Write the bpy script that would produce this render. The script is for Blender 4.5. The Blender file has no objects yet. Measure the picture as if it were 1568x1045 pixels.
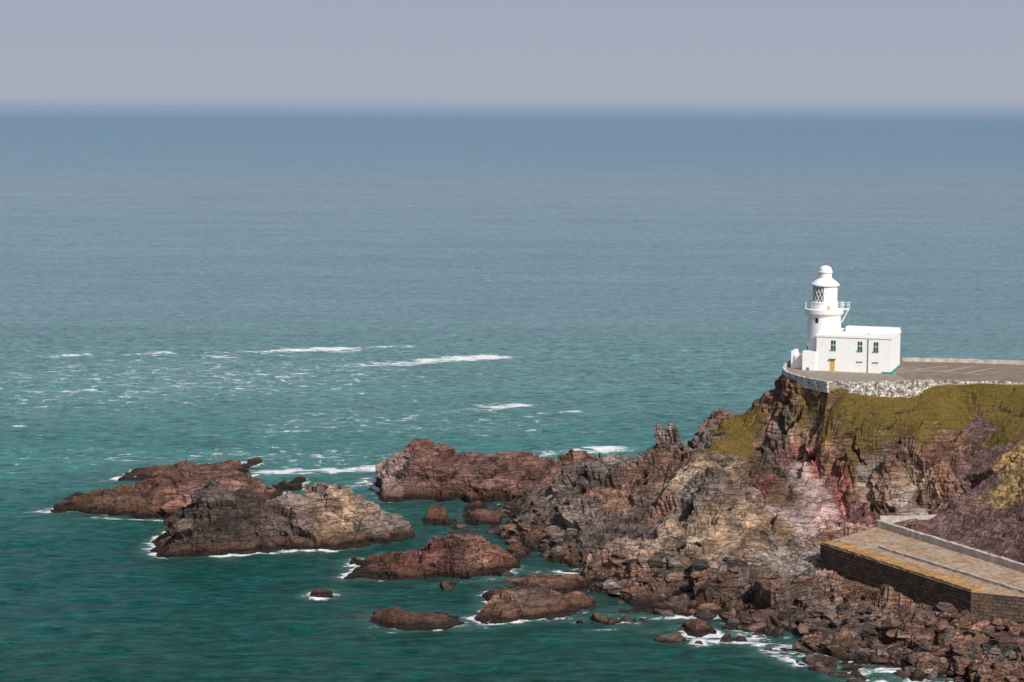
import bpy, math, numpy as np
from mathutils import Vector, Matrix, kdtree
rng=np.random.RandomState(7)
sc=bpy.context.scene
sc.view_settings.view_transform='Standard'
sc.view_settings.look='None'
sc.view_settings.exposure=0
F=3049.0; H=66.0; TH=math.atan(354.5/F); CT,ST=math.cos(TH),math.sin(TH); RL=.0042
# image pixel coordinates back-projected through the camera -> world position at height z
def fix(px,py):
    dx,dy=px-784,py-522.5
    return 784+dx+dy*RL, 522.5+dy-dx*RL
def pz(px,py,z):
    px,py=fix(px,py)
    u=(px-784)/F; v=(py-522.5)/F
    t=(z-H)/(-ST-v*CT)
    return np.array([u*t,(CT-v*ST)*t,z])
# ------------------------------------------------------------ noise
def hsh(ix,iy,iz,s):
    h=(ix.astype(np.int64)*374761393+iy.astype(np.int64)*668265263+iz.astype(np.int64)*2147483647+s*1274126177)&0xFFFFFFFF
    h=((h^(h>>13))*1274126177)&0xFFFFFFFF
    h=((h^(h>>16))*2246822519)&0xFFFFFFFF
    return ((h^(h>>15))&0xFFFFFF)/float(0xFFFFFF)
def vnoise(p,s=0):
    i=np.floor(p).astype(np.int64); f=p-i; f=f*f*(3-2*f)
    r=0
    for a in (0,1):
        wa=f[:,0] if a else 1-f[:,0]
        for b in (0,1):
            wb=f[:,1] if b else 1-f[:,1]
            for c in (0,1):
                wc=f[:,2] if c else 1-f[:,2]
                r=r+wa*wb*wc*hsh(i[:,0]+a,i[:,1]+b,i[:,2]+c,s)
    return r
def fbm(p,o=4,s=0):
    r=0;a=.5;t=0
    for k in range(o):
        r=r+a*vnoise(p*(2.03**k)+k*17.3,s+k); t+=a; a*=.5
    return r/t-.5
def blocks(p,s=0):
    i=np.floor(p).astype(np.int64); n=len(p)
    best=np.full(n,1e9); out=np.zeros(n); idr=np.zeros(n)
    for a in (-1,0,1):
        for b in (-1,0,1):
            for c in (-1,0,1):
                cx,cy,cz=i[:,0]+a,i[:,1]+b,i[:,2]+c
                dx=p[:,0]-(cx+hsh(cx,cy,cz,s)); dy=p[:,1]-(cy+hsh(cx,cy,cz,s+1)); dz=p[:,2]-(cz+hsh(cx,cy,cz,s+2))
                d=dx*dx+dy*dy+dz*dz
                m=d<best
                if m.any():
                    mx,my,mz=cx[m],cy[m],cz[m]
                    r=hsh(mx,my,mz,s+3)-.5
                    t1=hsh(mx,my,mz,s+4)-.5; t2=hsh(mx,my,mz,s+5)-.5; t3=hsh(mx,my,mz,s+6)-.5
                    out[m]=r+1.25*(t1*dx[m]+t2*dy[m]+t3*dz[m])
                    idr[m]=hsh(mx,my,mz,s+7)
                    best[m]=d[m]
    return out,idr
def sstep(a,b,x):
    t=np.clip((x-a)/(b-a),0,1); return t*t*(3-2*t)
def poly_sd(poly,x,y):
    n=len(poly); ins=np.zeros(x.shape,bool); d=np.full(x.shape,1e9)
    for k in range(n):
        x0,y0=poly[k][:2]; x1,y1=poly[(k+1)%n][:2]
        c=((y0>y)!=(y1>y))&(x<(x1-x0)*(y-y0)/((y1-y0) if y1!=y0 else 1e-9)+x0); ins^=c
        ex,ey=x1-x0,y1-y0; t=np.clip(((x-x0)*ex+(y-y0)*ey)/(ex*ex+ey*ey),0,1)
        d=np.minimum(d,np.hypot(x-x0-t*ex,y-y0-t*ey))
    return np.where(ins,-d,d)
# ------------------------------------------------------------ mesh helpers
def fast_mesh(name,V,Q,smooth=False,cols=None,extra=None):
    me=bpy.data.meshes.new(name); V=np.asarray(V,np.float32); Q=np.asarray(Q,np.int32); k=Q.shape[1]
    me.vertices.add(len(V)); me.vertices.foreach_set('co',V.ravel())
    me.loops.add(Q.size); me.loops.foreach_set('vertex_index',Q.ravel())
    me.polygons.add(len(Q)); me.polygons.foreach_set('loop_start',np.arange(len(Q),dtype=np.int32)*k)
    me.update(calc_edges=True); me.validate()
    me.polygons.foreach_set('use_smooth',np.full(len(me.polygons),smooth))
    if cols is not None:
        c=np.ones((len(V),4),np.float32); c[:,:cols.shape[1]]=cols
        a=me.attributes.new('Col','FLOAT_COLOR','POINT'); a.data.foreach_set('color',c.ravel())
    for nm,arr in (extra or {}).items():
        a=me.attributes.new(nm,'FLOAT','POINT'); a.data.foreach_set('value',np.asarray(arr,np.float32))
    ob=bpy.data.objects.new(name,me); sc.collection.objects.link(ob); return ob
def gridq(nx,ny):
    i=np.arange(nx*ny).reshape(ny,nx)
    return np.stack([i[:-1,:-1],i[:-1,1:],i[1:,1:],i[1:,:-1]],-1).reshape(-1,4)
# ------------------------------------------------------------ node helpers
def newmat(name):
    m=bpy.data.materials.new(name); m.use_nodes=True; nt=m.node_tree; nt.nodes.clear()
    o=nt.nodes.new('ShaderNodeOutputMaterial'); b=nt.nodes.new('ShaderNodeBsdfPrincipled')
    nt.links.new(b.outputs[0],o.inputs[0]); return m,nt,b
def N(nt,t,**kw):
    n=nt.nodes.new(t)
    for k,v in kw.items(): setattr(n,k,v)
    return n
def math_(nt,op,a,b=None,c=None,clamp=False):
    n=nt.nodes.new('ShaderNodeMath'); n.operation=op; n.use_clamp=clamp
    for i,v in enumerate((a,b,c)):
        if v is None: continue
        if isinstance(v,(int,float)): n.inputs[i].default_value=v
        else: nt.links.new(v,n.inputs[i])
    return n.outputs[0]
def mix(nt,fac,a,b,bt='MIX'):
    n=nt.nodes.new('ShaderNodeMix'); n.data_type='RGBA'; n.blend_type=bt
    for s,v in ((n.inputs[0],fac),(n.inputs[6],a),(n.inputs[7],b)):
        if isinstance(v,(int,float)): s.default_value=v
        elif isinstance(v,tuple): s.default_value=(v[0],v[1],v[2],1)
        else: nt.links.new(v,s)
    return n.outputs[2]
def ramp(nt,fac,stops):
    n=nt.nodes.new('ShaderNodeValToRGB'); cr=n.color_ramp
    while len(cr.elements)<len(stops): cr.elements.new(.5)
    for e,(p,c) in zip(cr.elements,stops):
        e.position=p; e.color=(c[0],c[1],c[2],1) if isinstance(c,tuple) else (c,c,c,1)
    nt.links.new(fac,n.inputs[0]); return n.outputs[0]
def noise(nt,vec,scale,detail=4,rough=.55,dist=0.0):
    n=nt.nodes.new('ShaderNodeTexNoise'); n.inputs['Scale'].default_value=scale; n.inputs['Detail'].default_value=detail
    n.inputs['Roughness'].default_value=rough; n.inputs['Distortion'].default_value=dist
    nt.links.new(vec,n.inputs['Vector']); return n.outputs['Fac']
def mapping(nt,vec,scale=(1,1,1),rot=(0,0,0)):
    n=nt.nodes.new('ShaderNodeMapping'); n.inputs['Scale'].default_value=scale; n.inputs['Rotation'].default_value=rot
    nt.links.new(vec,n.inputs['Vector']); return n.outputs[0]
def bump(nt,h,strength,dist,nrm=None):
    n=nt.nodes.new('ShaderNodeBump'); n.inputs['Strength'].default_value=strength; n.inputs['Distance'].default_value=dist
    nt.links.new(h,n.inputs['Height'])
    if nrm is not None: nt.links.new(nrm,n.inputs['Normal'])
    return n.outputs[0]
def grey(nt,v):
    vm=N(nt,'ShaderNodeCombineColor')
    for i in range(3): nt.links.new(v,vm.inputs[i])
    return vm.outputs[0]
def s2l(r,g,b):
    f=lambda c:(c/255/12.92) if c/255<=.04045 else ((c/255+.055)/1.055)**2.4
    return (f(r),f(g),f(b))
# ------------------------------------------------------------ rock material
def rock_material(name,wet=1.3,bedrot=(0,math.radians(-42),math.radians(15)),wd=((.035,.02,.014),(.11,.06,.036)),blk=1.15,speck=.42):
    m,nt,b=newmat(name)
    geo=N(nt,'ShaderNodeNewGeometry'); P=geo.outputs['Position']
    col=N(nt,'ShaderNodeAttribute',attribute_name='Col'); ga=N(nt,'ShaderNodeAttribute',attribute_name='grass')
    sx=N(nt,'ShaderNodeSeparateXYZ'); nt.links.new(P,sx.inputs[0])
    sn=N(nt,'ShaderNodeSeparateXYZ'); nt.links.new(geo.outputs['Normal'],sn.inputs[0])
    n1=noise(nt,P,.35,6,.6); n2=noise(nt,P,1.7,6,.68); n3=noise(nt,P,6,4,.6)
    bed=mapping(nt,P,(.3,.3,2.0),bedrot)
    nb=noise(nt,bed,1.1,6,.65,.5)
    v=math_(nt,'MULTIPLY',ramp(nt,n1,[(.25,.6),(.75,1.4)]),ramp(nt,n2,[(.28,.45),(.5,1.0),(.75,1.6)]))
    v=math_(nt,'MULTIPLY',v,ramp(nt,nb,[(.3,.4),(.5,1.0),(.7,1.55)]))
    c=mix(nt,1.0,col.outputs['Color'],grey(nt,v),'MULTIPLY')
    c=mix(nt,math_(nt,'MULTIPLY',ramp(nt,noise(nt,P,.55,5,.6),[(.53,0.0),(.66,1.0)]),.4),c,(.20,.11,.05))
    c=mix(nt,math_(nt,'MULTIPLY',ramp(nt,noise(nt,P,2.6,5,.7),[(.58,0.0),(.68,1.0)]),speck),c,(.38,.33,.28))
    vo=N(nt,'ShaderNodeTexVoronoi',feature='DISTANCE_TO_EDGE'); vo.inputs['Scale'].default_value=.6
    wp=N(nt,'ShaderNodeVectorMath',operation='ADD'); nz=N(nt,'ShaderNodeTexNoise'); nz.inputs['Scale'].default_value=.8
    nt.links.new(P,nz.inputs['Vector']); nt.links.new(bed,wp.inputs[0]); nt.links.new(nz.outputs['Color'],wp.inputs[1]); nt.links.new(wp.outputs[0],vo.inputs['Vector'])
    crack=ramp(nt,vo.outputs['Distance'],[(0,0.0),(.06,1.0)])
    c=mix(nt,math_(nt,'MULTIPLY',math_(nt,'SUBTRACT',1,crack),.7),c,(.022,.017,.015))  # self-shadow of the cracks painted dark into the rock colour
    zz=math_(nt,'ADD',sx.outputs[2],math_(nt,'MULTIPLY',math_(nt,'SUBTRACT',n1,.5),-2.2))
    wl=math_(nt,'DIVIDE',math_(nt,'SUBTRACT',wet+1.0,zz),1.2,clamp=True)
    c=mix(nt,math_(nt,'MULTIPLY',wl,.8),c,mix(nt,ramp(nt,n2,[(.35,0.0),(.65,1.0)]),*wd))
    wl2=math_(nt,'DIVIDE',math_(nt,'SUBTRACT',blk,zz),.5,clamp=True)
    c=mix(nt,math_(nt,'MULTIPLY',wl2,.88),c,(.012,.009,.007))
    gn=noise(nt,P,.9,6,.65); g2=noise(nt,P,4.5,5,.75); g3=noise(nt,P,.16,4,.6)
    gm=math_(nt,'ADD',ga.outputs['Fac'],math_(nt,'MULTIPLY',math_(nt,'SUBTRACT',gn,.5),2.6))
    gm=math_(nt,'MULTIPLY',math_(nt,'SUBTRACT',gm,.46),4,clamp=True)
    slope=math_(nt,'MULTIPLY',math_(nt,'SUBTRACT',sn.outputs[2],.3),4,clamp=True)
    gm=math_(nt,'MULTIPLY',gm,slope)
    gc=mix(nt,ramp(nt,g3,[(.38,0.0),(.62,1.0)]),(.165,.122,.022),(.24,.15,.032))
    gc=mix(nt,ramp(nt,gn,[(.45,0.0),(.7,.65)]),gc,(.095,.075,.018))
    gc=mix(nt,ramp(nt,g2,[(.33,.8),(.54,0.0)]),gc,(.06,.043,.017))
    c=mix(nt,gm,c,gc)
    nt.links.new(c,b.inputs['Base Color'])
    r=math_(nt,'SUBTRACT',.92,math_(nt,'MULTIPLY',wl2,.5)); nt.links.new(r,b.inputs['Roughness'])
    b.inputs['Specular IOR Level'].default_value=.25
    h=math_(nt,'ADD',math_(nt,'MULTIPLY',n2,.45),math_(nt,'MULTIPLY',n3,.15)); h=math_(nt,'ADD',h,math_(nt,'MULTIPLY',nb,.6)); h=math_(nt,'ADD',h,math_(nt,'MULTIPLY',crack,.2))
    h=math_(nt,'ADD',h,math_(nt,'MULTIPLY',math_(nt,'MULTIPLY',g2,gm),.5))
    nt.links.new(bump(nt,h,.9,.8),b.inputs['Normal'])
    return m
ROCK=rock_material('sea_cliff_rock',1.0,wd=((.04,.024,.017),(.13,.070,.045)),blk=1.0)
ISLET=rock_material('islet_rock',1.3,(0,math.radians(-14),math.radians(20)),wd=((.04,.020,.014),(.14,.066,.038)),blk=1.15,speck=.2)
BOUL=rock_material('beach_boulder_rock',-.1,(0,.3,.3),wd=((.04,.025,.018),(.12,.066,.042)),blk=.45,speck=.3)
PAL={'g':(.190,.152,.136),'b':(.20,.118,.086),'G':(.16,.11,.05),'s':(.175,.100,.096),'p':(.42,.305,.285),'t':(.31,.23,.165),
     'd':(.100,.080,.073),'r':(.205,.080,.068),'o':(.32,.21,.09),'m':(.165,.090,.080),'l':(.28,.24,.22)}
# ------------------------------------------------------------ headland control points
PTS=[]
def c(px,py,z,k='g'): q=pz(px,py,z); PTS.append((q[0],q[1],z,k))
def cd(px,py,D,k='g'):
    px,py=fix(px,py)
    u=(px-784)/F; v=(py-522.5)/F; t=D/(CT-v*ST); PTS.append((u*t,D,H+t*(-ST-v*CT),k))
front0=[(765,800),(772,832),(842,852),(870,872),(905,905),(960,930),(1060,947),(1150,965),(1230,990),(1300,1015),(1400,1040),(1500,1062),(1620,1100)]
for p in front0: c(*p,0,'b')
for p in [(700,800),(715,850),(800,885),(850,925),(930,962),(1060,985),(1200,1020),(1300,1055),(1400,1085),(1560,1130),(700,770),(640,720),(740,735)]: c(*p,-3,'d')
sil=[(885,712,8),(950,702,9.5),(990,698,10.2),(1012,674,12),(1045,672,12.6),(1072,672,13),(1100,636,15.6),(1150,630,16.2),(1160,607,18.8),(1183,588,21),(1200,573,22.5)]
for (a,b_,z) in sil:
    c(a,b_,z,'g' if a<1090 else 'b'); q=pz(a,b_,z); d=q[:2]/np.hypot(*q[:2])
    e=q[:2]+d*6; PTS.append((e[0],e[1],z-3.5,'g')); e=q[:2]+d*20; PTS.append((e[0],e[1],-3,'g'))
for t in [(800,775,1.5,'d'),(835,785,3.4,'g'),(860,750,4.5,'g'),(885,735,7,'d'),(930,760,6.2,'b'),(880,800,3.6,'g'),(930,830,3.4,'d'),(860,835,1.2,'d'),(930,885,1.4,'b'),
 (1000,715,10,'b'),(1000,780,6.4,'b'),(960,790,5.2,'d'),(1000,830,4.2,'g'),(1000,890,2.2,'b'),(960,905,1.2,'b'),
 (1060,720,10.6,'t'),(1060,765,8.2,'g'),(1080,800,6.8,'t'),(1040,820,5.8,'t'),(1060,855,4.6,'t'),(1060,900,2.2,'b'),(1060,925,1.0,'d'),
 (1110,660,13.8,'G'),(1140,655,14.3,'G'),(1160,640,14.6,'G'),(1150,680,12.6,'G'),(1120,680,13,'G'),(1168,700,10.5,'b'),(1105,705,11.6,'t'),(1120,740,9.8,'g'),(1120,780,8,'t'),(1150,785,4.2,'d'),(1160,808,7.2,'t'),(1200,808,6.8,'t'),(1120,825,6.4,'t'),(1140,860,5.0,'l'),(1150,900,2.9,'g'),(1150,930,1.4,'b'),
 (1240,845,3,'l'),(1215,860,3,'l'),(1290,815,4.5,'b'),
 (1268,600,21.4,'G'),(1280,640,18,'G'),(1350,603,21.2,'G'),(1430,602,21.4,'G'),(1500,600,21.8,'G'),(1568,597,22,'G'),(1680,598,22.2,'G'),
 (1300,680,14.8,'G'),(1350,650,17.2,'G'),(1400,670,15.6,'G'),(1450,640,18,'G'),(1450,685,13.9,'b'),(1360,690,14.2,'b'),(1320,640,18,'G'),(1400,630,19,'G'),
 (1500,650,17.2,'s'),(1480,625,19.3,'G'),(1520,625,19.5,'G'),(1510,700,13.4,'s'),(1540,660,17.0,'G'),(1568,640,18.6,'G'),(1560,700,15.5,'o'),(1568,740,13,'o'),(1500,750,10.6,'s'),(1450,765,8.9,'s'),(1568,790,10,'s'),(1500,800,8.2,'s'),(1568,840,7.6,'s'),(1435,800,6.9,'s'),(1375,795,6.7,'s'),
 (1700,700,19,'G'),(1700,790,14,'s'),(1700,880,9,'s'),(1760,620,22.4,'G'),
 (1345,812,4.6,'l'),(1400,850,4.6,'s'),(1500,875,4.6,'s'),(1258,884,2.4,'g'),(1310,897,2.4,'b'),(1370,912,2.4,'b'),(1430,928,2.5,'b'),(1485,942,2.7,'b'),(1568,932,3.7,'b'),(1650,930,5,'b'),
 (1200,900,2.4,'g'),(1230,940,1.6,'d'),(1300,935,1.8,'g'),(1300,975,.9,'b'),(1400,970,1.7,'b'),(1400,1005,.8,'b'),(1500,990,2.2,'b'),(1500,1030,1,'b'),(1568,985,2.7,'b'),(1568,1040,1.3,'b'),(1700,1050,3,'b')]: c(*t)
# steep lighthouse cliff (image pixel x, image pixel y, distance)
for t in [(1203,598,320,'b'),(1196,640,317,'d'),(1196,690,314.5,'d'),(1190,730,309,'d'),(1165,745,303,'r'),(1200,755,303,'b'),(1206,790,298,'p'),(1225,822,290,'p'),(1258,822,292,'p'),
 (1228,596,318.5,'o'),(1232,630,316.5,'G'),(1225,665,315,'t'),(1245,680,313.5,'b'),(1222,695,312.5,'r'),(1212,722,309.5,'p'),(1258,722,309.5,'r'),(1232,745,306,'p'),(1258,765,303,'p'),(1235,785,300,'p'),(1272,800,297,'p'),(1282,760,303.5,'r'),(1302,785,299,'m'),
 (1275,690,309.5,'m'),(1312,715,306.5,'b'),(1335,735,304,'l'),(1345,770,300.5,'t'),(1335,800,295.5,'m'),(1385,715,305.5,'b'),(1395,750,302.5,'t'),(1412,785,297,'l'),(1438,755,300.5,'b'),(1440,785,291,'m'),(1420,700,304.5,'m')]: cd(*t)
for px in (1230,1300,1400,1500,1600,1720): c(px,553,22.5,'G')
for px in (1210,1300,1400,1500,1620,1760):
    q=pz(px,553,22.5); d=q[:2]/np.hypot(*q[:2]); e=q[:2]+d*8; PTS.append((e[0],e[1],16,'G')); e=q[:2]+d*28; PTS.append((e[0],e[1],-3,'g'))
CP=np.array([p[:3] for p in PTS]); ZC=np.array([PAL[p[3]] for p in PTS]); ZG=np.array([1.0 if p[3]=='G' else .3 if p[3] in 'os' else 0. for p in PTS])
AMPZ={'G':.25,'s':.14,'l':.3,'p':.45,'r':.6,'o':.4,'t':.8}
ZA=np.array([AMPZ.get(p[3],1.) for p in PTS])
D=np.hypot(CP[:,None,0]-CP[None,:,0],CP[:,None,1]-CP[None,:,1])
K=np.sqrt(D*D+1.0); n=len(CP)
A=np.zeros((n+1,n+1)); A[:n,:n]=K-np.eye(n)*.15; A[:n,n]=1; A[n,:n]=1
W=np.linalg.solve(A,np.append(CP[:,2],0))
plate=[pz(*t)[:2] for t in [(1197,573,22.5),(1204,560,22.5),(1240,556,22.5),(1380,551,22.5),(1800,556,22.5),(1800,595,22),(1568,592,22.3),(1430,594,22),(1268,597,22),(1266,591,22.5),(1225,584,22.5)]]
QZ=6.0
quay=[pz(*t,QZ)[:2] for t in [(1256,833),(1345,806),(1660,903),(1660,925),(1570,915),(1487,907)]]
def head_h(x,y):
    out=np.empty(x.shape)
    for s in range(0,len(x),40000):
        xs,ys=x[s:s+40000],y[s:s+40000]
        d=np.sqrt((xs[:,None]-CP[None,:,0])**2+(ys[:,None]-CP[None,:,1])**2+1.0)
        out[s:s+40000]=d@W[:n]+W[n]
    sd=poly_sd(plate,x,y); k=1-sstep(-.3,.9,sd); out=out*(1-k)+22.45*k
    sq=poly_sd(quay,x,y); k=1-sstep(.2,1.2,sq); out=np.where(out>QZ-1,out*(1-k)+(QZ-1)*k,out)
    return np.maximum(out,-4.5)
def zone(x,y,arr,pw=3):
    out=np.empty((len(x),arr.shape[1]))
    for s in range(0,len(x),40000):
        d=(x[s:s+40000,None]-CP[None,:,0])**2+(y[s:s+40000,None]-CP[None,:,1])**2+.3
        w=d**-pw; w/=w.sum(1,keepdims=True); out[s:s+40000]=w@arr
    return out
def rotbed(P,ax,st):
    a=math.radians(ax); x=P[:,0]*math.cos(a)-P[:,2]*math.sin(a); z=P[:,0]*math.sin(a)+P[:,2]*math.cos(a)
    return np.stack([x/st,P[:,1]/1.3,z],1)
def strata(P,dip,T,seed):
    a=math.radians(dip); nb=np.array([math.sin(a),-.35,math.cos(a)]); nb/=np.linalg.norm(nb)
    b=(P@nb+fbm(P*.07,3,seed)*14+fbm(P*.4,3,seed+3)*1.2)/T
    L=np.floor(b); f=b-L; z0=np.zeros(len(P),np.int64)
    r=hsh(L.astype(np.int64),z0,z0,seed+7); r2=hsh(L.astype(np.int64),z0+1,z0,seed+8)
    return (f-.5)*(.35+1.1*r)+(r2-.5)*.7, r, r2
def displace(P,Nn,amp,dip,seed,big=1.0,lay=1.0,small=1.0):
    w=np.stack([fbm(P*.35,3,seed+50),fbm(P*.35,3,seed+60),fbm(P*.35,3,seed+70)],1)*1.6
    Q=rotbed(P+w,-dip,2.2)
    s1,r,r2=strata(P,dip,2.6,seed+200); s2,r3,_=strata(P,dip,.95,seed+220)
    patch=sstep(-.12,.12,fbm(P*.11,3,seed+90))
    b1,i1=blocks(Q/5.0,seed); b2,i2=blocks(Q/2.1,seed+10); b3,i3=blocks(Q/.95,seed+20)
    d=big*2.9*b1+small*(1.0*b2+.38*b3+.45*fbm(P*.25,4,seed+30))
    d=d+lay*(1.1*s1+.4*s2)*(.4+.7*patch)
    tint=np.stack([.72+.5*r+.15*r2,.76+.45*r,.78+.45*r-.10*r2],1)*((.8+.3*r3)*(.62+.72*i1)*(.72+.55*i2))[:,None]
    return P+Nn*(d*amp)[:,None],tint
# ------------------------------------------------------------ headland mesh
st=.28
xs=np.arange(-18,118,st); ys=np.concatenate([np.arange(205,338,st),np.arange(338,372,.7)])
X,Y=np.meshgrid(xs,ys); sh=X.shape; x=X.ravel();y=Y.ravel()
z=head_h(x,y); Z=z.reshape(sh)
gy,gx=np.gradient(Z,ys,xs); Nn=np.stack([-gx.ravel(),-gy.ravel(),np.ones(len(x))],1); Nn/=np.linalg.norm(Nn,axis=1,keepdims=True)
P=np.stack([x,y,z],1)
wx=fbm(P*.2,3,5)*5; wy=fbm(P*.2,3,9)*5
amp=zone(x,y,ZA[:,None],2)[:,0]
steep=sstep(.25,.55,1-Nn[:,2]); amp=np.maximum(amp,.65*steep)
sd=poly_sd(plate,x,y); amp*=sstep(.2,1.6,sd); sq=poly_sd(quay,x,y); amp*=sstep(.2,3.,sq)*.8+.2*(sq>0.5)
rk=amp.copy()
amp*=.45+.55*sstep(-1,3,z)
sm=1-.45*sstep(40,46,x)*sstep(288,296,y)
P,tint=displace(P,Nn,amp,44,100,small=sm)
P[:,2]+=np.where(sd>1,fbm(P*.8,3,77)*.5,0)
cols=zone(x+wx,y+wy,ZC,3); gr=zone(x+wx*.6,y+wy*.6,ZG[:,None],2)[:,0]
kk=np.clip(rk*1.3,0,1)[:,None]
cols*=(1+.9*fbm(P*.12,3,88))[:,None]*(tint*kk+1-kk)
head=fast_mesh('headland_terrain',P,gridq(len(xs),len(ys)),False,cols,{'grass':gr})
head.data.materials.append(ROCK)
HX,HY,HZ=xs,ys,P[:,2].reshape(sh)
def hz(x,y):
    i=np.clip(np.searchsorted(HX,x)-1,0,len(HX)-1); j=np.clip(np.searchsorted(HY,y)-1,0,len(HY)-1); return HZ[j,i]
landpts=[P[(P[:,2]>.0)&(P[:,2]<1.5)][::3,:2]]
# ------------------------------------------------------------ islets
islets=[]
def islet(prof,off,back,zn,seed,rel=1.0,amp=1.0,name='rock_island',expo=.5,dip=14):
    R=[]
    for (px,yt,yf) in prof:
        f=pz(px,yf,0); Dr=f[1]+off
        pxf,ytf=fix(px,yt)
        zr=H-(ytf-168)*Dr/F*1.005
        xr=(pxf-784)/F*Dr
        R.append((xr,f[1],Dr,max(zr,.15),Dr+back))
    R=np.array(R); R=R[np.argsort(R[:,0])]
    def hf(x,y):
        yf=np.interp(x,R[:,0],R[:,1]); yr=np.interp(x,R[:,0],R[:,2]); zr=np.interp(x,R[:,0],R[:,3]); yb=np.interp(x,R[:,0],R[:,4])
        tf=(y-yf)/(yr-yf); tb=(yb-y)/(yb-yr)
        t=np.minimum(tf,tb)
        e=np.minimum(x-R[0,0],R[-1,0]-x)
        up=zr*np.clip(t,0,1)**expo; dn=np.minimum(t,0)*4
        h=np.where(t>0,up,dn)
        return np.maximum(np.where(e<0,np.minimum(h,h*0+e*1.5),h),-3)
    islets.append((hf,R))
    s=.25
    xs=np.arange(R[0,0]-4,R[-1,0]+4,s); ys=np.arange(R[:,1].min()-4,R[:,4].max()+4,s)
    X,Y=np.meshgrid(xs,ys); x=X.ravel();y=Y.ravel(); p0=np.stack([x,y,x*0],1)
    k_=min(1,back/5)
    wx=fbm(p0*.3,4,seed)*4.2*k_; wy=fbm(p0*.3,4,seed+5)*5.0*k_
    z=hf(x+wx,y+wy); gy,gx=np.gradient(z.reshape(X.shape),ys,xs)
    Nn=np.stack([-gx.ravel(),-gy.ravel(),np.ones(len(x))],1); Nn/=np.linalg.norm(Nn,axis=1,keepdims=True); Nn[:,2]=np.abs(Nn[:,2])
    P=np.stack([x,y,z],1)
    P,tint=displace(P,Nn,amp*(.36+.5*sstep(-.5,3.5,z)),dip,seed,.95*rel,1.1,.8)
    P[:,2]-=1.2*(z<-1.2)
    pal=np.array([PAL[k] for k in zn]); xc=np.linspace(R[0,0],R[-1,0],len(zn))
    cols=np.stack([np.interp(x+wx*2,xc,pal[:,i]) for i in range(3)],1)*(1+.9*fbm(P*.2,3,seed+9))[:,None]*tint
    landpts.append(P[(P[:,2]>.0)&(P[:,2]<1.5)][::3,:2])
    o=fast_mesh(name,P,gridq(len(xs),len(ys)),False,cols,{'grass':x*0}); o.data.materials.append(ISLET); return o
islet([(190,732,736),(215,722,735),(240,716,734),(300,709,735),(345,702,732),(365,702,728),(382,714,722)],5,5,'bbm',200)
islet([(88,776,782),(100,764,784),(140,750,787),(200,741,791),(250,738,796),(330,731,797),(365,726,792),(400,742,775),(430,747,762),(450,754,758)],8,5,'bbmb',230)
islet([(232,838,845),(245,822,852),(270,790,855),(290,768,855),(310,752,854),(350,750,852),(370,762,850),(388,790,848),(402,780,843),(430,767,843),(480,763,843),(520,771,840),(560,776,837),(600,793,832),(620,816,824)],8,7,'ddddggtgg',260,dip=-25)
islet([(580,738,745),(592,714,765),(635,684,767),(680,688,768),(740,692,768),(800,700,766),(860,698,755),(910,703,745)],10,9,'gmmmmb',290,expo=.45)
islet([(535,876,882),(560,864,886),(610,855,889),(645,853,890),(658,834,890),(682,817,887),(720,822,884),(745,830,882),(770,839,880),(795,860,868)],6,5,'bmrmbr',320,.9)
islet([(565,955,960),(600,938,964),(640,945,965),(680,950,965),(708,956,961)],3,3,'bd',350,.4,.8)
islet([(738,950,958),(765,930,956),(800,918,950),(850,914,946),(880,918,942),(912,928,936)],4,3,'bdb',380,.5,1.)
islet([(745,915,921),(790,902,918),(850,888,912),(880,890,908),(905,900,906)],3,3,'db',410,.5,1.)
islet([(1052,966,974),(1070,957,977),(1100,965,972)],2.5,2,'bb',440,.4,.7)
islet([(655,786,803),(668,778,805),(685,786,801)],2.5,2,'rb',470,.5,.9)
islet([(715,792,802),(735,785,804),(765,790,806)],3,2.5,'dm',500,.5,.9)
islet([(712,776,783),(730,771,784),(745,776,782)],2,2,'mm',520,.5,.8)
islet([(470,911,915),(482,907,916),(505,912,915)],1.2,1.2,'bb',530,.3,.4)
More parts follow.
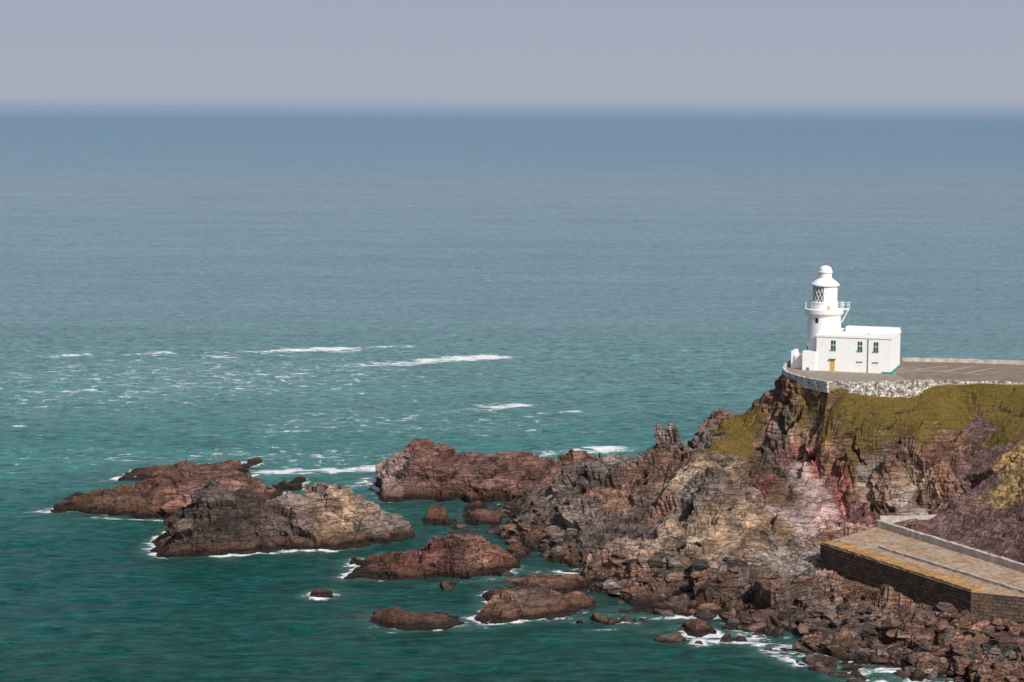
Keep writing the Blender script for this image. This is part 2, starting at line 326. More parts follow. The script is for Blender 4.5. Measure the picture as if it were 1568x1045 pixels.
# ------------------------------------------------------------ boulders
bpy.ops.mesh.primitive_ico_sphere_add(subdivisions=2,radius=1); ic=bpy.context.object
iv=np.array([v.co[:] for v in ic.data.vertices]); it=np.array([p.vertices[:] for p in ic.data.polygons]); bpy.data.objects.remove(ic)
def boulders(name,quads,cnt,smin,smax,seed,pal,pw=3,afloat=False):
    r=np.random.RandomState(seed); Vs=[];Fs=[];Cs=[]; tot=0
    for q in range(cnt):
        Qd=quads[r.randint(len(quads))]
        a,b_=r.rand(2); p=(1-a)*((1-b_)*Qd[0]+b_*Qd[3])+a*((1-b_)*Qd[1]+b_*Qd[2])
        if poly_sd(quay,np.array([p[0]]),np.array([p[1]]))[0]<.4: continue
        z=float(hz(p[0],p[1]))
        if afloat: z=max(z,-.35)
        if z<-.7: continue
        s=smin+(smax-smin)*r.rand()**pw
        v=iv.copy()
        for k in range(9):
            nn=r.randn(3); nn/=np.linalg.norm(nn); dd=.35+.35*r.rand(); t=v@nn; m=t>dd; v[m]-=np.outer(t[m]-dd,nn)
        v*=np.array([1.25,.6+.5*r.rand(),.35+.35*r.rand()])*s
        ang=r.rand()*6.28; tl=r.randn()*.3
        Rm=np.array(Matrix.Rotation(ang,3,'Z')@Matrix.Rotation(tl,3,'X'))
        v=v@Rm.T+np.array([p[0],p[1],z+.08*s])
        if z<.5: landpts.append(np.array([p]))
        Vs.append(v);Fs.append(it+tot);tot+=len(v)
        cc=np.array(PAL[pal[r.randint(len(pal))]])*(.4+.8*r.rand()); Cs.append(np.tile(cc,(len(v),1)))
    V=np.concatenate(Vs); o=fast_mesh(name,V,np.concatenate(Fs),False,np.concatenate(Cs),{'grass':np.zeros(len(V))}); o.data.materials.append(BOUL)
def quad(*ps): return [pz(*p)[:2] for p in ps]
boulders('beach_boulders',[quad((1190,890,2),(1480,945,2),(1400,1040,0),(1130,965,0)),quad((1300,960,1),(1600,950,3),(1600,1060,1),(1350,1030,0))],2000,.2,1.7,1,'gbbdbbmd',4.5)
boulders('shore_boulders',[quad((900,850,2),(1180,870,4),(1180,970,0),(880,900,0)),quad((770,780,2),(900,800,3),(900,880,1),(770,840,0)),quad((1000,930,.5),(1200,950,.5),(1200,985,0),(1000,960,0))],480,.3,1.9,2,'ggbdb')
boulders('skerry_rocks',[quad((690,775,0),(800,780,0),(800,865,0),(690,830,0)),quad((800,870,0),(960,900,0),(960,965,0),(780,930,0)),quad((930,925,0),(1290,990,0),(1290,1030,0),(930,960,0)),quad((690,860,0),(850,865,0),(880,910,0),(690,900,0)),quad((1180,985,0),(1400,1040,0),(1380,1065,0),(1160,1005,0))],260,.3,2.2,6,'dbd',2.6,True)
boulders('cove_shingle',[quad((1205,840,3),(1250,835,3),(1262,880,2.4),(1215,885,2.4))],500,.12,.4,3,'llpg')
# ------------------------------------------------------------ sea
def geo_sp(a,b,s0,g):
    o=[a];s=s0
    while o[-1]<b: s*=g; o.append(o[-1]+s)
    o[-1]=b; return np.array(o)
xr=geo_sp(112,45000,.6,1.22)[1:]; xl=-geo_sp(175,45000,.6,1.22)[1:][::-1]
xs=np.concatenate([xl,np.arange(-175,112.1,.6),xr])
ys=np.concatenate([-geo_sp(-205,4000,.6,1.35)[::-1][:-1],np.arange(205,400,.5),np.arange(400,620,.8),geo_sp(620,60000,.9,1.06)])
ys=np.unique(ys)
X,Y=np.meshgrid(xs,ys); x=X.ravel();y=Y.ravel()
near=(x>-180)&(x<115)&(y>200)&(y<625)
h=np.full(len(x),-5.)
m=near&(x>-25)&(y<390); h[m]=head_h(x[m],y[m])
for hf,R in islets:
    m=(x>R[0,0]-7)&(x<R[-1,0]+7)&(y>R[:,1].min()-9)&(y<R[:,4].max()+7)
    h[m]=np.maximum(h[m],hf(x[m],y[m]))
LP=np.concatenate(landpts); kd=kdtree.KDTree(len(LP))
for i,p in enumerate(LP): kd.insert((p[0],p[1],0),i)
kd.balance()
dist=np.full(len(x),99.)
idx=np.where(near&(x>-95)&(x<112)&(y<400)&(y>208))[0]
for i in idx: dist[i]=kd.find((x[i],y[i],0))[2]
p0=np.stack([x,y,x*0],1)
pn=np.zeros(len(x)); pn[near]=fbm(p0[near]*.075,3,900)
shore=np.exp(-(dist/2.5)**1.3)
foam=shore*np.clip(.68+2.8*pn,0.2,1.1)
def streak(a,b_,wd,inten):
    global foam
    A_=pz(*a,0)[:2];B_=pz(*b_,0)[:2]; e=B_-A_
    ext=A_[1]*.5+B_[1]*.5; wd=wd*(ext/300.)**1.3
    t=np.clip(((x-A_[0])*e[0]+(y-A_[1])*e[1])/(e@e),0,1)
    dx=x-A_[0]-t*e[0]; dy=y-A_[1]-t*e[1]
    d=np.hypot(dx*.6,dy)/wd
    foam=np.maximum(foam,inten*np.exp(-d*d)*(.6+.4*t))
for s_ in [((335,541),(512,534),3.2,1.18),((600,558),(735,547),3.4,1.32),((530,562),(640,556),3.4,1.05),((400,564),(600,556),4.5,.86),((410,532),(520,538),3.2,.95),((520,533),(605,531),3,.88),((700,632),(788,622),3,1.1),((800,634),(880,632),2.8,.84),((60,602),(120,598),3,.9),((180,545),(240,541),3,.95),((60,548),(110,544),3.2,1.0),((130,603),(220,601),2.8,.84),((390,665),(440,660),2.2,.88),((640,615),(760,620),3,.8),((500,565),(560,560),2.4,.92),((250,540),(340,548),3,.84),((0,575),(30,572),2.5,.88),((300,600),(380,598),2.5,.8),
  ((470,724),(605,716),4.2,1.3),((370,728),(425,722),3.2,1.25),((50,782),(98,780),2.8,1.3),((150,737),(200,733),2.6,1.05),((775,702),(930,688),4,1.1),((540,745),(590,735),3.6,1.15),((455,721),(520,722),3.2,1.15),((585,888),(628,886),1.6,1.15),((745,930),(795,922),2.4,1.25),((700,950),(745,945),2.2,1.15),
  ((985,948),(1120,942),3,1.15),((900,968),(935,966),1.2,1.),((880,885),(910,902),2.2,1.1),((1100,965),(1290,1005),2.4,1.0),((230,846),(250,850),1.2,1.05),((0,652),(25,652),2,1.),((130,792),(240,797),1.6,1.1),((640,900),(790,885),1.8,.8),((10,665),(60,640),2.0,.7),((560,965),(600,968),1.1,.9),((690,838),(760,850),2,.7),((820,870),(870,880),2.2,.95),((1290,1010),(1400,1050),2,.95)]: streak(*s_)
def area(a,rx,ry,inten):
    global foam
    C_=pz(*a,0)[:2]; d=((x-C_[0])/rx)**2+((y-C_[1])/ry)**2
    foam=np.maximum(foam,inten*np.exp(-d))
area((300,575),130,80,.71); area((100,610),75,65,.67); area((560,645),65,60,.67); area((780,650),45,50,.63); area((450,700),75,26,.71); area((200,700),50,30,.65); area((30,700),25,40,.6)
wv=np.zeros(len(x)); q=p0[near]
w1=vnoise(np.stack([q[:,0]*.16+q[:,1]*.03,q[:,1]*.38,q[:,0]*0],1),31)-.5
w2=vnoise(np.stack([q[:,0]*.4-q[:,1]*.1,q[:,1]*.85,q[:,0]*0],1),32)-.5
fade=np.clip(np.minimum(np.minimum(q[:,0]+178,113-q[:,0])/15,(622-q[:,1])/80),0,1)
wv[near]=(w1*.5+w2*.32)*fade
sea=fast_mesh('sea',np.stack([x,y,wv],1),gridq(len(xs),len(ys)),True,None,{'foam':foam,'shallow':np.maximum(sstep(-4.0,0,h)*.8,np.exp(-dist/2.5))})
m,nt,b=newmat('sea_water')
geo=N(nt,'ShaderNodeNewGeometry'); Pq=geo.outputs['Position']; sx=N(nt,'ShaderNodeSeparateXYZ'); nt.links.new(Pq,sx.inputs[0])
big=noise(nt,mapping(nt,Pq,(.006,.012,1)),1,5,.55)
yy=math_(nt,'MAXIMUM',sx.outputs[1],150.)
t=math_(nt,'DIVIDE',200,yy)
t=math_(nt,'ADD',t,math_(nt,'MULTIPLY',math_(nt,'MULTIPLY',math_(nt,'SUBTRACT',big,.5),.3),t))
base=ramp(nt,t,[(0,s2l(112,141,160)),(.015,s2l(72,114,143)),(.05,s2l(86,124,145)),(.12,s2l(112,138,148)),(.25,s2l(104,136,144)),(.38,s2l(98,136,138)),(.52,s2l(62,120,117)),(.68,s2l(12,82,79)),(.9,s2l(3,68,58))])  # colour by distance; far stops have aerial haze painted into the water colour
def wn(sc_,rot,lo,hi,det=5,ro=.65,a=.36,c_=.64):
    return ramp(nt,noise(nt,mapping(nt,Pq,sc_,(0,0,rot)),1.0,det,ro),[(a,lo),(c_,hi)])
wavn=noise(nt,mapping(nt,Pq,(.26,.75,1),(0,0,.08)),1.0,6,.72)
k=ramp(nt,wavn,[(.38,.52),(.5,1.0),(.62,1.38)])
kk=math_(nt,'MULTIPLY',k,wn((.035,.13,1),-.05,.80,1.20,8,.85))
kk=math_(nt,'MULTIPLY',kk,wn((.6,1.7,1),.05,.82,1.18,4,.7,.42,.58))
kk=math_(nt,'MULTIPLY',kk,wn((.004,.02,1),.03,.88,1.12,9,.85))
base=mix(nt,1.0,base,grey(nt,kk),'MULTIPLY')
sa=N(nt,'ShaderNodeAttribute',attribute_name='shallow')
base=mix(nt,math_(nt,'MULTIPLY',sa.outputs['Fac'],.65),base,(.03,.05,.038))
fa=N(nt,'ShaderNodeAttribute',attribute_name='foam')
fn=noise(nt,mapping(nt,Pq,(.24,.5,1),(0,0,.1)),1.0,8,.72,.5)
th=math_(nt,'SUBTRACT',.835,math_(nt,'MULTIPLY',fa.outputs['Fac'],.42))
ff=math_(nt,'MULTIPLY',math_(nt,'SUBTRACT',fn,th),11,clamp=True)
milky=math_(nt,'MULTIPLY',math_(nt,'SUBTRACT',fa.outputs['Fac'],.3),.4,clamp=True)
base=mix(nt,milky,base,s2l(120,162,160))
base=mix(nt,ff,base,(.88,.89,.89))
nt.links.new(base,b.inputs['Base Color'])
b.inputs['IOR'].default_value=1.33; b.inputs['Specular IOR Level'].default_value=.28
nt.links.new(math_(nt,'ADD',.22,math_(nt,'MULTIPLY',ff,.5)),b.inputs['Roughness'])
hh=math_(nt,'ADD',math_(nt,'MULTIPLY',wavn,1.2),math_(nt,'MULTIPLY',noise(nt,mapping(nt,Pq,(.8,2.2,1)),1,3,.6),.35))
nt.links.new(bump(nt,hh,.9,1.0),b.inputs['Normal'])
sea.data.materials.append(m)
# ------------------------------------------------------------ simple object builders
def simple(name,col,rough=.7,var=.25,scale=2.,bs=.2,dirt=None):
    m,nt,b=newmat(name); g=N(nt,'ShaderNodeNewGeometry'); nn=noise(nt,g.outputs['Position'],scale,6,.65)
    cv=ramp(nt,nn,[(.3,tuple(v*(1-var) for v in col)),(.7,tuple(min(v*(1+var),.9) for v in col))])
    if dirt:
        st_=noise(nt,mapping(nt,g.outputs['Position'],(1.5,1.5,.25)),1.2,5,.65)
        cv=mix(nt,math_(nt,'MULTIPLY',ramp(nt,st_,[(.5,0.0),(.75,1.0)]),dirt[1]),cv,dirt[0])
    nt.links.new(cv,b.inputs['Base Color']); b.inputs['Roughness'].default_value=rough
    nt.links.new(bump(nt,nn,bs,.05),b.inputs['Normal']); return m
WHITE=simple('white_render',(.83,.83,.82),.6,.03,1.2,.1,((.6,.57,.51),.2))
ROOFW=simple('white_roof',(.76,.76,.75),.7,.08,1.0)
GLASS=simple('dark_glass',(.03,.045,.05),.12,.2); LANT=simple('lantern_glass',(.12,.17,.17),.15,.3,4)
GREEN=simple('green_paint',(.02,.25,.17),.5,.1); YEL=simple('yellow_door',(.6,.38,.08),.5,.1); LEAD=simple('grey_metal',(.2,.2,.2),.5,.1)
TAR=simple('car_park_tarmac',(.19,.14,.11),.9,.35,.6,.3,((.28,.21,.15),.6)); PALE=simple('pale_concrete',(.46,.41,.36),.85,.3,1.0,.3,((.22,.16,.11),.6))
YARD=simple('yard_gravel',(.26,.215,.17),.9,.3,1.2,.3,((.15,.13,.06),.6))
LINE=simple('yellow_line_paint',(.5,.42,.22),.8,.2)
def ww(name,lo,hi):
    m,nt,b=newmat(name); g=N(nt,'ShaderNodeNewGeometry'); P_=g.outputs['Position']
    v=N(nt,'ShaderNodeTexVoronoi',feature='DISTANCE_TO_EDGE'); v.inputs['Scale'].default_value=1.7; nt.links.new(P_,v.inputs['Vector'])
    n1=noise(nt,P_,1.5,6,.75)
    c_=mix(nt,ramp(nt,n1,[(lo,0.0),(hi,1.0)]),(.68,.66,.62),(.16,.125,.09)); c_=mix(nt,ramp(nt,v.outputs['Distance'],[(0,.85),(.12,0.0)]),c_,(.13,.11,.09))
    nt.links.new(c_,b.inputs['Base Color']); b.inputs['Roughness'].default_value=.9; nt.links.new(bump(nt,v.outputs['Distance'],.8,.2),b.inputs['Normal']); return m
WW=ww('whitewashed_stone',.45,.55); WY=ww('worn_whitewash',.52,.62)
def masonry():
    m,nt,b=newmat('quay_masonry'); uv=N(nt,'ShaderNodeUVMap'); g=N(nt,'ShaderNodeNewGeometry')
    br=N(nt,'ShaderNodeTexBrick'); br.inputs['Scale'].default_value=1; br.inputs['Brick Width'].default_value=1.1; br.inputs['Row Height'].default_value=.45; br.inputs['Mortar Size'].default_value=.05
    br.inputs['Color1'].default_value=(.19,.115,.075,1); br.inputs['Color2'].default_value=(.065,.05,.046,1); br.inputs['Mortar'].default_value=(.02,.016,.014,1)
    nt.links.new(uv.outputs[0],br.inputs['Vector']); n1=noise(nt,g.outputs['Position'],.8,6,.7)
    c_=mix(nt,ramp(nt,n1,[(.5,0.0),(.7,.6)]),br.outputs['Color'],(.27,.15,.06)); c_=mix(nt,ramp(nt,noise(nt,g.outputs['Position'],2,5,.7),[(.38,.75),(.55,0.0)]),c_,(.03,.022,.018))
    nt.links.new(c_,b.inputs['Base Color']); b.inputs['Roughness'].default_value=.9; nt.links.new(bump(nt,br.outputs['Fac'],-.9,.2),b.inputs['Normal']); return m
MAS=masonry()
def quaytop(name,ca,cb):
    m,nt,b=newmat(name); g=N(nt,'ShaderNodeNewGeometry'); P_=g.outputs['Position']
    n1=noise(nt,P_,.35,6,.65); n2=noise(nt,P_,1.6,7,.72)
    v=N(nt,'ShaderNodeTexVoronoi',feature='DISTANCE_TO_EDGE'); v.inputs['Scale'].default_value=.55; nt.links.new(mapping(nt,P_,(1,1,1),(0,0,1.02)),v.inputs['Vector'])
    c_=mix(nt,ramp(nt,n1,[(.4,0.0),(.6,1.0)]),ca,cb); c_=mix(nt,ramp(nt,n2,[(.35,.8),(.52,0.0)]),c_,(.14,.09,.06)); c_=mix(nt,ramp(nt,n2,[(.58,0.0),(.7,.7)]),c_,(.50,.43,.36))
    c_=mix(nt,ramp(nt,v.outputs['Distance'],[(0,.6),(.04,0.0)]),c_,(.08,.05,.03))
    nt.links.new(c_,b.inputs['Base Color']); b.inputs['Roughness'].default_value=.9; nt.links.new(bump(nt,n2,.8,.3),b.inputs['Normal']); return m
QT=quaytop('quay_deck',(.48,.36,.27),(.40,.25,.14)); QC=quaytop('quay_coping_stone',(.50,.29,.11),(.38,.19,.07))
def pydata(name,V,Fc,mat,parent=None,bev=0):
    me=bpy.data.meshes.new(name); me.from_pydata([tuple(map(float,v)) for v in V],[],Fc); me.update()
    o=bpy.data.objects.new(name,me); sc.collection.objects.link(o); me.materials.append(mat)
    if parent: o.parent=parent
    if bev:
        md=o.modifiers.new('b','BEVEL'); md.width=bev; md.segments=2
    return o
def box(name,x0,x1,y0,y1,z0,z1,mat,parent=None,bev=0):
    V=[(x0,y0,z0),(x1,y0,z0),(x1,y1,z0),(x0,y1,z0),(x0,y0,z1),(x1,y0,z1),(x1,y1,z1),(x0,y1,z1)]
    return pydata(name,V,[(3,2,1,0),(4,5,6,7),(0,1,5,4),(1,2,6,5),(2,3,7,6),(3,0,4,7)],mat,parent,bev)
def lathe(name,prof,cx,cy,mat,parent,seg=40):
    V=[];Fc=[]
    for r,z_ in prof:
        for k in range(seg): a=2*math.pi*k/seg; V.append((cx+r*math.cos(a),cy+r*math.sin(a),z_))
    for i in range(len(prof)-1):
        for k in range(seg): Fc.append((i*seg+k,i*seg+(k+1)%seg,(i+1)*seg+(k+1)%seg,(i+1)*seg+k))
    Fc.append(tuple((len(prof)-1)*seg+k for k in range(seg)))
    return pydata(name,V,Fc,mat,parent)
def prism(name,poly,z0,z1,mside,mtop,parent=None):
    n_=len(poly); V=[(p[0],p[1],z0) for p in poly]+[(p[0],p[1],z1) for p in poly]
    ar=sum(poly[i][0]*poly[(i+1)%n_][1]-poly[(i+1)%n_][0]*poly[i][1] for i in range(n_))
    idx=list(range(n_)) if ar>0 else list(range(n_))[::-1]
    Fc=[]
    for a in range(n_):
        i,j=idx[a],idx[(a+1)%n_]; Fc.append((i,j,n_+j,n_+i))
    Fc.append(tuple(n_+i for i in idx))
    o=pydata(name,V,Fc,mside,parent); o.data.materials.append(mtop); o.data.polygons[-1].material_index=1
    uvl=o.data.uv_layers.new(name='UVMap'); u=0
    for p in o.data.polygons[:-1]:
        vs=[o.data.vertices[v].co for v in p.vertices]; L=(vs[1].xy-vs[0].xy).length
        for li,(a,b_) in zip(p.loop_indices,[(u,z0),(u+L,z0),(u+L,z1),(u,z1)]): uvl.data[li].uv=(a,b_)
        u+=L
    return o
def wallline(name,pts,w,z0,z1,mat,parent=None,rag=0,seed=0):
    P_=[np.array(p[:2],float) for p in pts]; z1=list(z1) if isinstance(z1,(list,tuple)) else [z1]*len(P_)
    if rag:
        r=np.random.RandomState(seed); NP=[];NZ=[]
        for i in range(len(P_)-1):
            L=np.linalg.norm(P_[i+1]-P_[i]); k=max(int(L/.7),1)
            for j in range(k): t_=j/k; NP.append(P_[i]*(1-t_)+P_[i+1]*t_+r.randn(2)*.05); NZ.append(z1[i]*(1-t_)+z1[i+1]*t_+r.randn()*rag)
        NP.append(P_[-1]);NZ.append(z1[-1]); P_,z1=NP,NZ
    L=[];R_=[]
    for i,p in enumerate(P_):
        a=P_[max(i-1,0)]; b_=P_[min(i+1,len(P_)-1)]; d=(b_-a)/np.linalg.norm(b_-a); nn=np.array([-d[1],d[0]])*w/2; L.append(p+nn);R_.append(p-nn)
    k=len(P_); V=[]
    for arr,zf in ((L,None),(R_,None),(L,1),(R_,1)):
        for i,p in enumerate(arr): V.append((p[0],p[1],z1[i] if zf else z0))
    Fc=[]
    for i in range(k-1):
        Fc+= [(i+1,i,2*k+i,2*k+i+1),(k+i,k+i+1,3*k+i+1,3*k+i),(2*k+i+1,2*k+i,3*k+i,3*k+i+1)]
    Fc+=[(0,k,3*k,2*k),(2*k-1,k-1,3*k-1,4*k-1)]
    return pydata(name,V,Fc,mat,parent)
# quay
prism('stone_quay',quay,.5,QZ,MAS,QT)
q0,q1,q5=[np.array(quay[i]) for i in (0,1,5)]
ed=(q5-q0)/np.linalg.norm(q5-q0); nr=np.array([-ed[1],ed[0]]); nr=nr if nr@(q1-q0)>0 else -nr
wallline('quay_coping',[q0+nr*1.4+ed*.1,q5+nr*1.4-ed*.2],2.6,QZ-.3,QZ+.3,QC,rag=.05,seed=4)
wallline('quay_step',[q0+nr*5.6+ed*6,q5+nr*5.6+ed*8],.35,QZ-.3,QZ+.35,PALE,rag=.03,seed=5)
pw=[pz(1345,806,QZ)[:2]+nr*(-.2),pz(1660,903,QZ)[:2]+nr*(-.2)]
wallline('quay_parapet_wall',pw,.7,QZ-.6,QZ+.95,PALE,rag=.03,seed=6)
wallline('concrete_path_wall',[pz(1347,803,QZ)[:2],pz(1385,797,6.6)[:2],pz(1436,791,7)[:2]],.8,5.,7.2,PALE)
# headland walls & yard
prism('yard_paving',[p for p in plate],21.8,22.62,YARD,YARD)
prism('car_park',[pz(1383,553.5,22.6)[:2],pz(1372,574,22.6)[:2],pz(1395,582,22.6)[:2],pz(1440,586,22.6)[:2],pz(1568,586,22.6)[:2],pz(1790,588,22.6)[:2],pz(1790,558,22.6)[:2]],22.3,22.64,TAR,TAR)
for (a,b_) in [((1450,561),(1400,566)),((1485,562),(1440,570)),((1520,564),(1480,572)),((1400,566),(1500,574))]:
    wallline('parking_line',[pz(*a,22.64)[:2],pz(*b_,22.64)[:2]],.25,22.6,22.648,LINE)
wallline('yard_wall',[pz(*t_)[:2] for t_ in [(1212,558,22.6),(1203,563,22.6),(1200,570,22.6),(1206,577,22.6),(1225,583,22.6),(1248,588,22.6),(1268,592,22.6)]],.45,21.6,23.35,WY,rag=.03,seed=9)
wallline('whitewashed_stone_wall',[pz(*t_)[:2] for t_ in [(1268,595,22),(1300,597,22),(1350,597,22),(1400,596,22),(1432,593,22.1)]],.6,20.3,23.3,WW,rag=.1,seed=1)
wallline('boundary_wall',[pz(*t_)[:2] for t_ in [(1432,592,22.2),(1500,590,22.3),(1568,590,22.4),(1680,591,22.4),(1790,593,22.4)]],.5,21.2,[23.2,22.95,22.9,22.9,22.9],WW,rag=.1,seed=2)
wallline('car_park_wall',[pz(*t_,22.6)[:2] for t_ in [(1381,554),(1450,555),(1568,559),(1790,562)]],.4,22.2,23.3,PALE,rag=.04,seed=3)
# ------------------------------------------------------------ lighthouse
AL=math.radians(18.5); FR=pz(1364,573,22.6)[:2]; ex=np.array([math.cos(AL),-math.sin(AL)])
O=FR-12.5*ex
LH=bpy.data.objects.new('lighthouse',None); sc.collection.objects.link(LH); LH.location=(O[0],O[1],22.6); LH.rotation_euler=(0,0,-AL)
box('keepers_house_walls',0,12.5,0,11,-.4,5.75,WHITE,LH,.04)
for nm,a in (('parapet_front',(-.12,12.62,-.12,.3)),('parapet_back',(-.12,12.62,10.7,11.12)),('parapet_left',(-.12,.3,.303,10.697)),('parapet_right',(12.2,12.62,.303,10.697))):
    box(nm,*a,5.752,6.15,WHITE,LH,.03)
box('flat_roof',.303,12.197,.303,10.697,5.755,5.9,ROOFW,LH)
box('roof_hatch',8.2,9.2,5,6,5.9,6.5,WHITE,LH,.03)
def window(nm,xx,zc,w=.75,h=1.5):
    box(nm+'_glass',xx-w/2,xx+w/2,-.03,.05,zc-h/2,zc+h/2,GLASS,LH)
    box(nm+'_bar',xx-.03,xx+.03,-.05,-.032,zc-h/2,zc+h/2,WHITE,LH); box(nm+'_rail',xx-w/2,xx+w/2,-.055,-.034,zc-.04,zc+.04,WHITE,LH)
    box(nm+'_sill',xx-w/2-.12,xx+w/2+.12,-.16,-.002,zc-h/2-.14,zc-h/2-.003,GREEN,LH)
for i,xx in enumerate((2.85,7.3,9.95)): window(f'upper_window_{i}',xx,4.45)
for i,xx in enumerate((7.3,9.95)):
    box(f'lower_window_{i}',xx-.35,xx+.35,-.03,.05,1.15,1.7,WHITE,LH); box(f'lower_sill_{i}',xx-.5,xx+.5,-.14,-.002,1.72,1.86,GREEN,LH)
box('door',2.35,3.15,-.04,.05,.1,1.95,YEL,LH); box('door_hood',2.2,3.3,-.3,-.002,2.0,2.15,GREEN,LH)
box('downpipe',8.62,8.72,-.14,-.02,-.2,5.7,LEAD,LH); box('plinth',11.1,12.65,-.25,-.002,-.2,.3,GREEN,LH); box('side_plinth',12.505,12.75,-.2,10,-.2,.35,GREEN,LH)
box('rear_parapet_block',3.5,12.5,8.5,10.69,5.9,6.7,WHITE,LH,.04)
TX,TY=.37,5.2
zt=lambda py:66-(py-170)*.11-22.6
lathe('tower_shaft',[(3.0,-.5),(2.95,1),(2.78,zt(490)),(2.78,zt(485)),(3.1,zt(481))],TX,TY,WHITE,LH)
lathe('gallery_deck',[(3.1,zt(481)+.003),(3.3,zt(480)),(3.35,zt(474)),(2.3,zt(473.6))],TX,TY,WHITE,LH)
lathe('murette',[(2.2,zt(474)),(2.2,zt(464)),(2.3,zt(463.5)),(2.3,zt(462.5)),(2.15,zt(462))],TX,TY,WHITE,LH)
lathe('lantern_glazing',[(2.02,zt(464)),(2.02,zt(437))],TX,TY,LANT,LH,24)
V=[];Fc=[];a0,a1=math.radians(-86),math.radians(150)
for k in range(25):
    a=a0+(a1-a0)*k/24; V+= [(TX+2.1*math.cos(a),TY+2.1*math.sin(a),zt(463)),(TX+2.1*math.cos(a),TY+2.1*math.sin(a),zt(437))]
for k in range(24): Fc.append((2*k,2*k+2,2*k+3,2*k+1))
pydata('lantern_blank_panel',V,Fc,WHITE,LH)
def rod(nm,p,q_,r,mat,parent):
    p,q_=Vector(p),Vector(q_); d=(q_-p).normalized(); u=d.orthogonal().normalized(); w=d.cross(u); V=[]
    for e in (p,q_):
        for k in range(6): a=k*math.pi/3; V.append(e+u*r*math.cos(a)+w*r*math.sin(a))
    return pydata(nm,V,[(k,(k+1)%6,6+(k+1)%6,6+k) for k in range(6)]+[tuple(range(5,-1,-1)),tuple(range(6,12))],mat,parent)
na=7
for k in range(na):
    for s_ in (-1,1):
        for hlf in (0,1):
            aa=math.radians(150+124*(k+.5)/na); w_=math.radians(124/na)/2
            b0=aa-w_*s_*(1 if hlf==0 else -1)*1; b1=aa+w_*s_*(1 if hlf==0 else -1)*1
            z0_=zt(463)+(zt(437)-zt(463))*hlf/2; z1_=z0_+(zt(437)-zt(463))/2
            rod('astragal',(TX+2.06*math.cos(b0),TY+2.06*math.sin(b0),z0_),(TX+2.06*math.cos(b1),TY+2.06*math.sin(b1),z1_),.045,WHITE,LH)
lathe('lantern_roof',[(2.1,zt(438)),(2.42,zt(437.5)),(2.42,zt(435.5)),(1.9,zt(431)),(1.25,zt(427)),(1.1,zt(425.5)),(1.08,zt(418)),(1.25,zt(417.5)),(1.25,zt(416)),(1.1,zt(415.5)),(1.05,zt(412)),(.8,zt(409)),(.4,zt(407.2)),(.1,zt(406.8))],TX,TY,WHITE,LH)
for k in range(26):
    a=2*math.pi*k/26; rod('rail_post',(TX+3.22*math.cos(a),TY+3.22*math.sin(a),zt(474)),(TX+3.22*math.cos(a),TY+3.22*math.sin(a),zt(463)),.03,WHITE,LH)
for zr in (zt(463),zt(467),zt(470.5)):
    for k in range(26):
        a=2*math.pi*k/26; a_=2*math.pi*(k+1)/26; rod('rail_bar',(TX+3.22*math.cos(a),TY+3.22*math.sin(a),zr),(TX+3.22*math.cos(a_),TY+3.22*math.sin(a_),zr),.028,WHITE,LH)
box('gallery_landing',TX+2.9,TX+4.15,TY-1,TY+.8,zt(474),zt(472.6),WHITE,LH)
for yy_ in (-1,.8):
    rod('landing_strut',(TX+4.1,TY+yy_,zt(473)),(TX+2.9,TY+yy_,zt(495)),.05,WHITE,LH); rod('landing_post',(TX+4.1,TY+yy_,zt(473)),(TX+4.1,TY+yy_,zt(462)),.04,WHITE,LH)
    rod('landing_leg',(TX+3.6,TY+yy_,zt(473)),(TX+4.1,TY+yy_,zt(497)),.05,LEAD,LH)
for zz_ in (462,466): rod('landing_rail',(TX+4.1,TY-1,zt(zz_)),(TX+4.1,TY+.8,zt(zz_)),.035,WHITE,LH); rod('landing_rail',(TX+2.9,TY-1,zt(zz_)),(TX+4.1,TY-1,zt(zz_)),.035,WHITE,LH)
def towbox(nm,ang,r,w,z0,z1,mat,t_=.1):
    a=math.radians(ang); d=np.array([math.cos(a),math.sin(a)]); s_=np.array([-d[1],d[0]]); V=[]
    for zz_ in (z0,z1):
        for (i,j) in ((-1,0),(1,0),(1,1),(-1,1)): q_=np.array([TX,TY])+s_*i*w/2+d*(r-.3+j*(.3+t_)); V.append((q_[0],q_[1],zz_))
    pydata(nm,V,[(3,2,1,0),(4,5,6,7),(0,1,5,4),(1,2,6,5),(2,3,7,6),(3,0,4,7)],mat,LH)
towbox('tower_window',-107,2.78,.55,zt(494),zt(486.5),GLASS,.03); towbox('tower_window_low',-150,2.9,.5,zt(540),zt(532),GLASS,.03)
towbox('lamp_unit',-62,2.3,.45,zt(473),zt(468),YEL,.1)
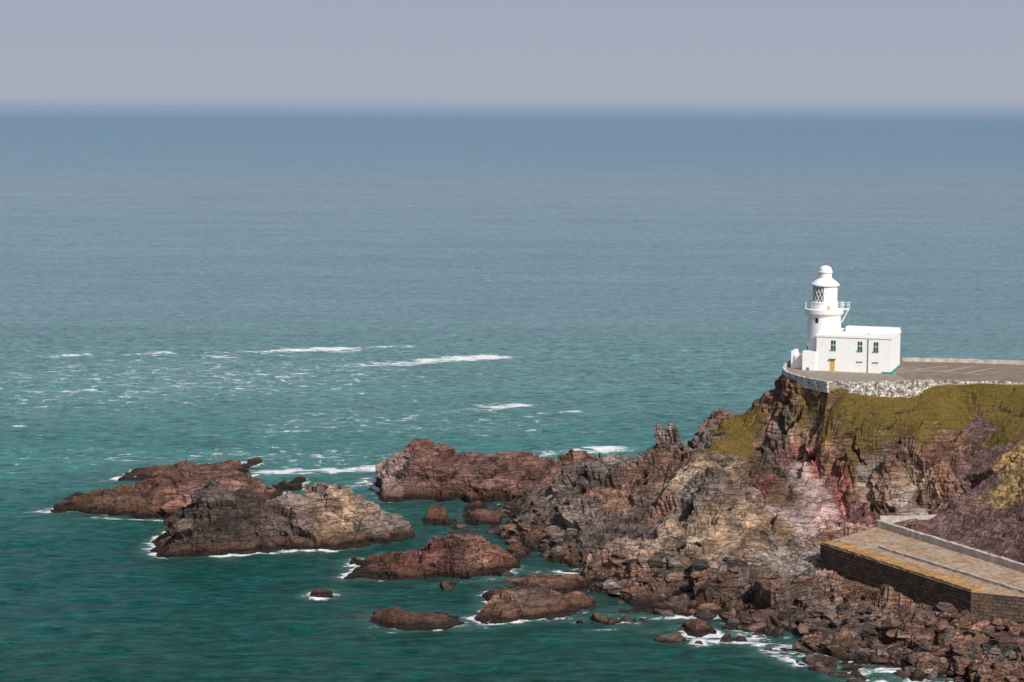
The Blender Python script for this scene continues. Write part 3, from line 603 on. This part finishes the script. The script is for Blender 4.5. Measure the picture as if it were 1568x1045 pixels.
box('store_high',-3.9,-1.0,1.5,6,-.4,2.3,WHITE,LH,.04); box('store_low',-2.3,-.003,-.2,1.48,-.4,3.2,WHITE,LH,.04); box('store_step',-4.6,-3.91,1.8,5.5,-.4,2.9,WHITE,LH,.04)
box('store_green_door',-1.6,-1.1,-.24,-.15,-.2,.5,GREEN,LH)
# ------------------------------------------------------------ light, world, camera
SD=Vector((.48,-.80,.78)).normalized()
sl=bpy.data.lights.new('sun','SUN'); sl.energy=4.1; sl.angle=math.radians(1.0); sl.color=(1,.955,.90)
so=bpy.data.objects.new('sun',sl); sc.collection.objects.link(so); so.rotation_euler=SD.to_track_quat('Z','Y').to_euler()
w=bpy.data.worlds.new('World'); sc.world=w; w.use_nodes=True; nt=w.node_tree; nt.nodes.clear()
out=N(nt,'ShaderNodeOutputWorld'); bg=N(nt,'ShaderNodeBackground'); sky=N(nt,'ShaderNodeTexSky'); sky.sky_type='NISHITA'; sky.sun_disc=False
sky.sun_elevation=math.asin(SD.z); sky.sun_rotation=math.atan2(SD.x,SD.y); sky.dust_density=3
tc=N(nt,'ShaderNodeTexCoord'); sp=N(nt,'ShaderNodeSeparateXYZ'); nt.links.new(tc.outputs['Generated'],sp.inputs[0])
hz_=ramp(nt,math_(nt,'MAXIMUM',sp.outputs[2],0.0),[(0,(2.7,3.4,4.6)),(.0022,(3.4,3.9,4.95)),(.008,(3.95,4.25,5.15)),(.03,(3.85,4.1,5.05)),(.06,(3.6,3.95,5.0))])
hf_=ramp(nt,sp.outputs[2],[(.05,1.0),(.4,.15)])
nt.links.new(mix(nt,hf_,sky.outputs[0],hz_),bg.inputs[0]); bg.inputs[1].default_value=.1; nt.links.new(bg.outputs[0],out.inputs[0])
cam=bpy.data.cameras.new('camera'); cam.lens=70; cam.sensor_width=36; cam.clip_start=1; cam.clip_end=120000
co=bpy.data.objects.new('camera',cam); sc.collection.objects.link(co); co.location=(0,0,H)
co.rotation_euler=(Matrix.Rotation(math.pi/2-TH,3,'X')@Matrix.Rotation(RL,3,'Z')).to_euler(); sc.camera=co
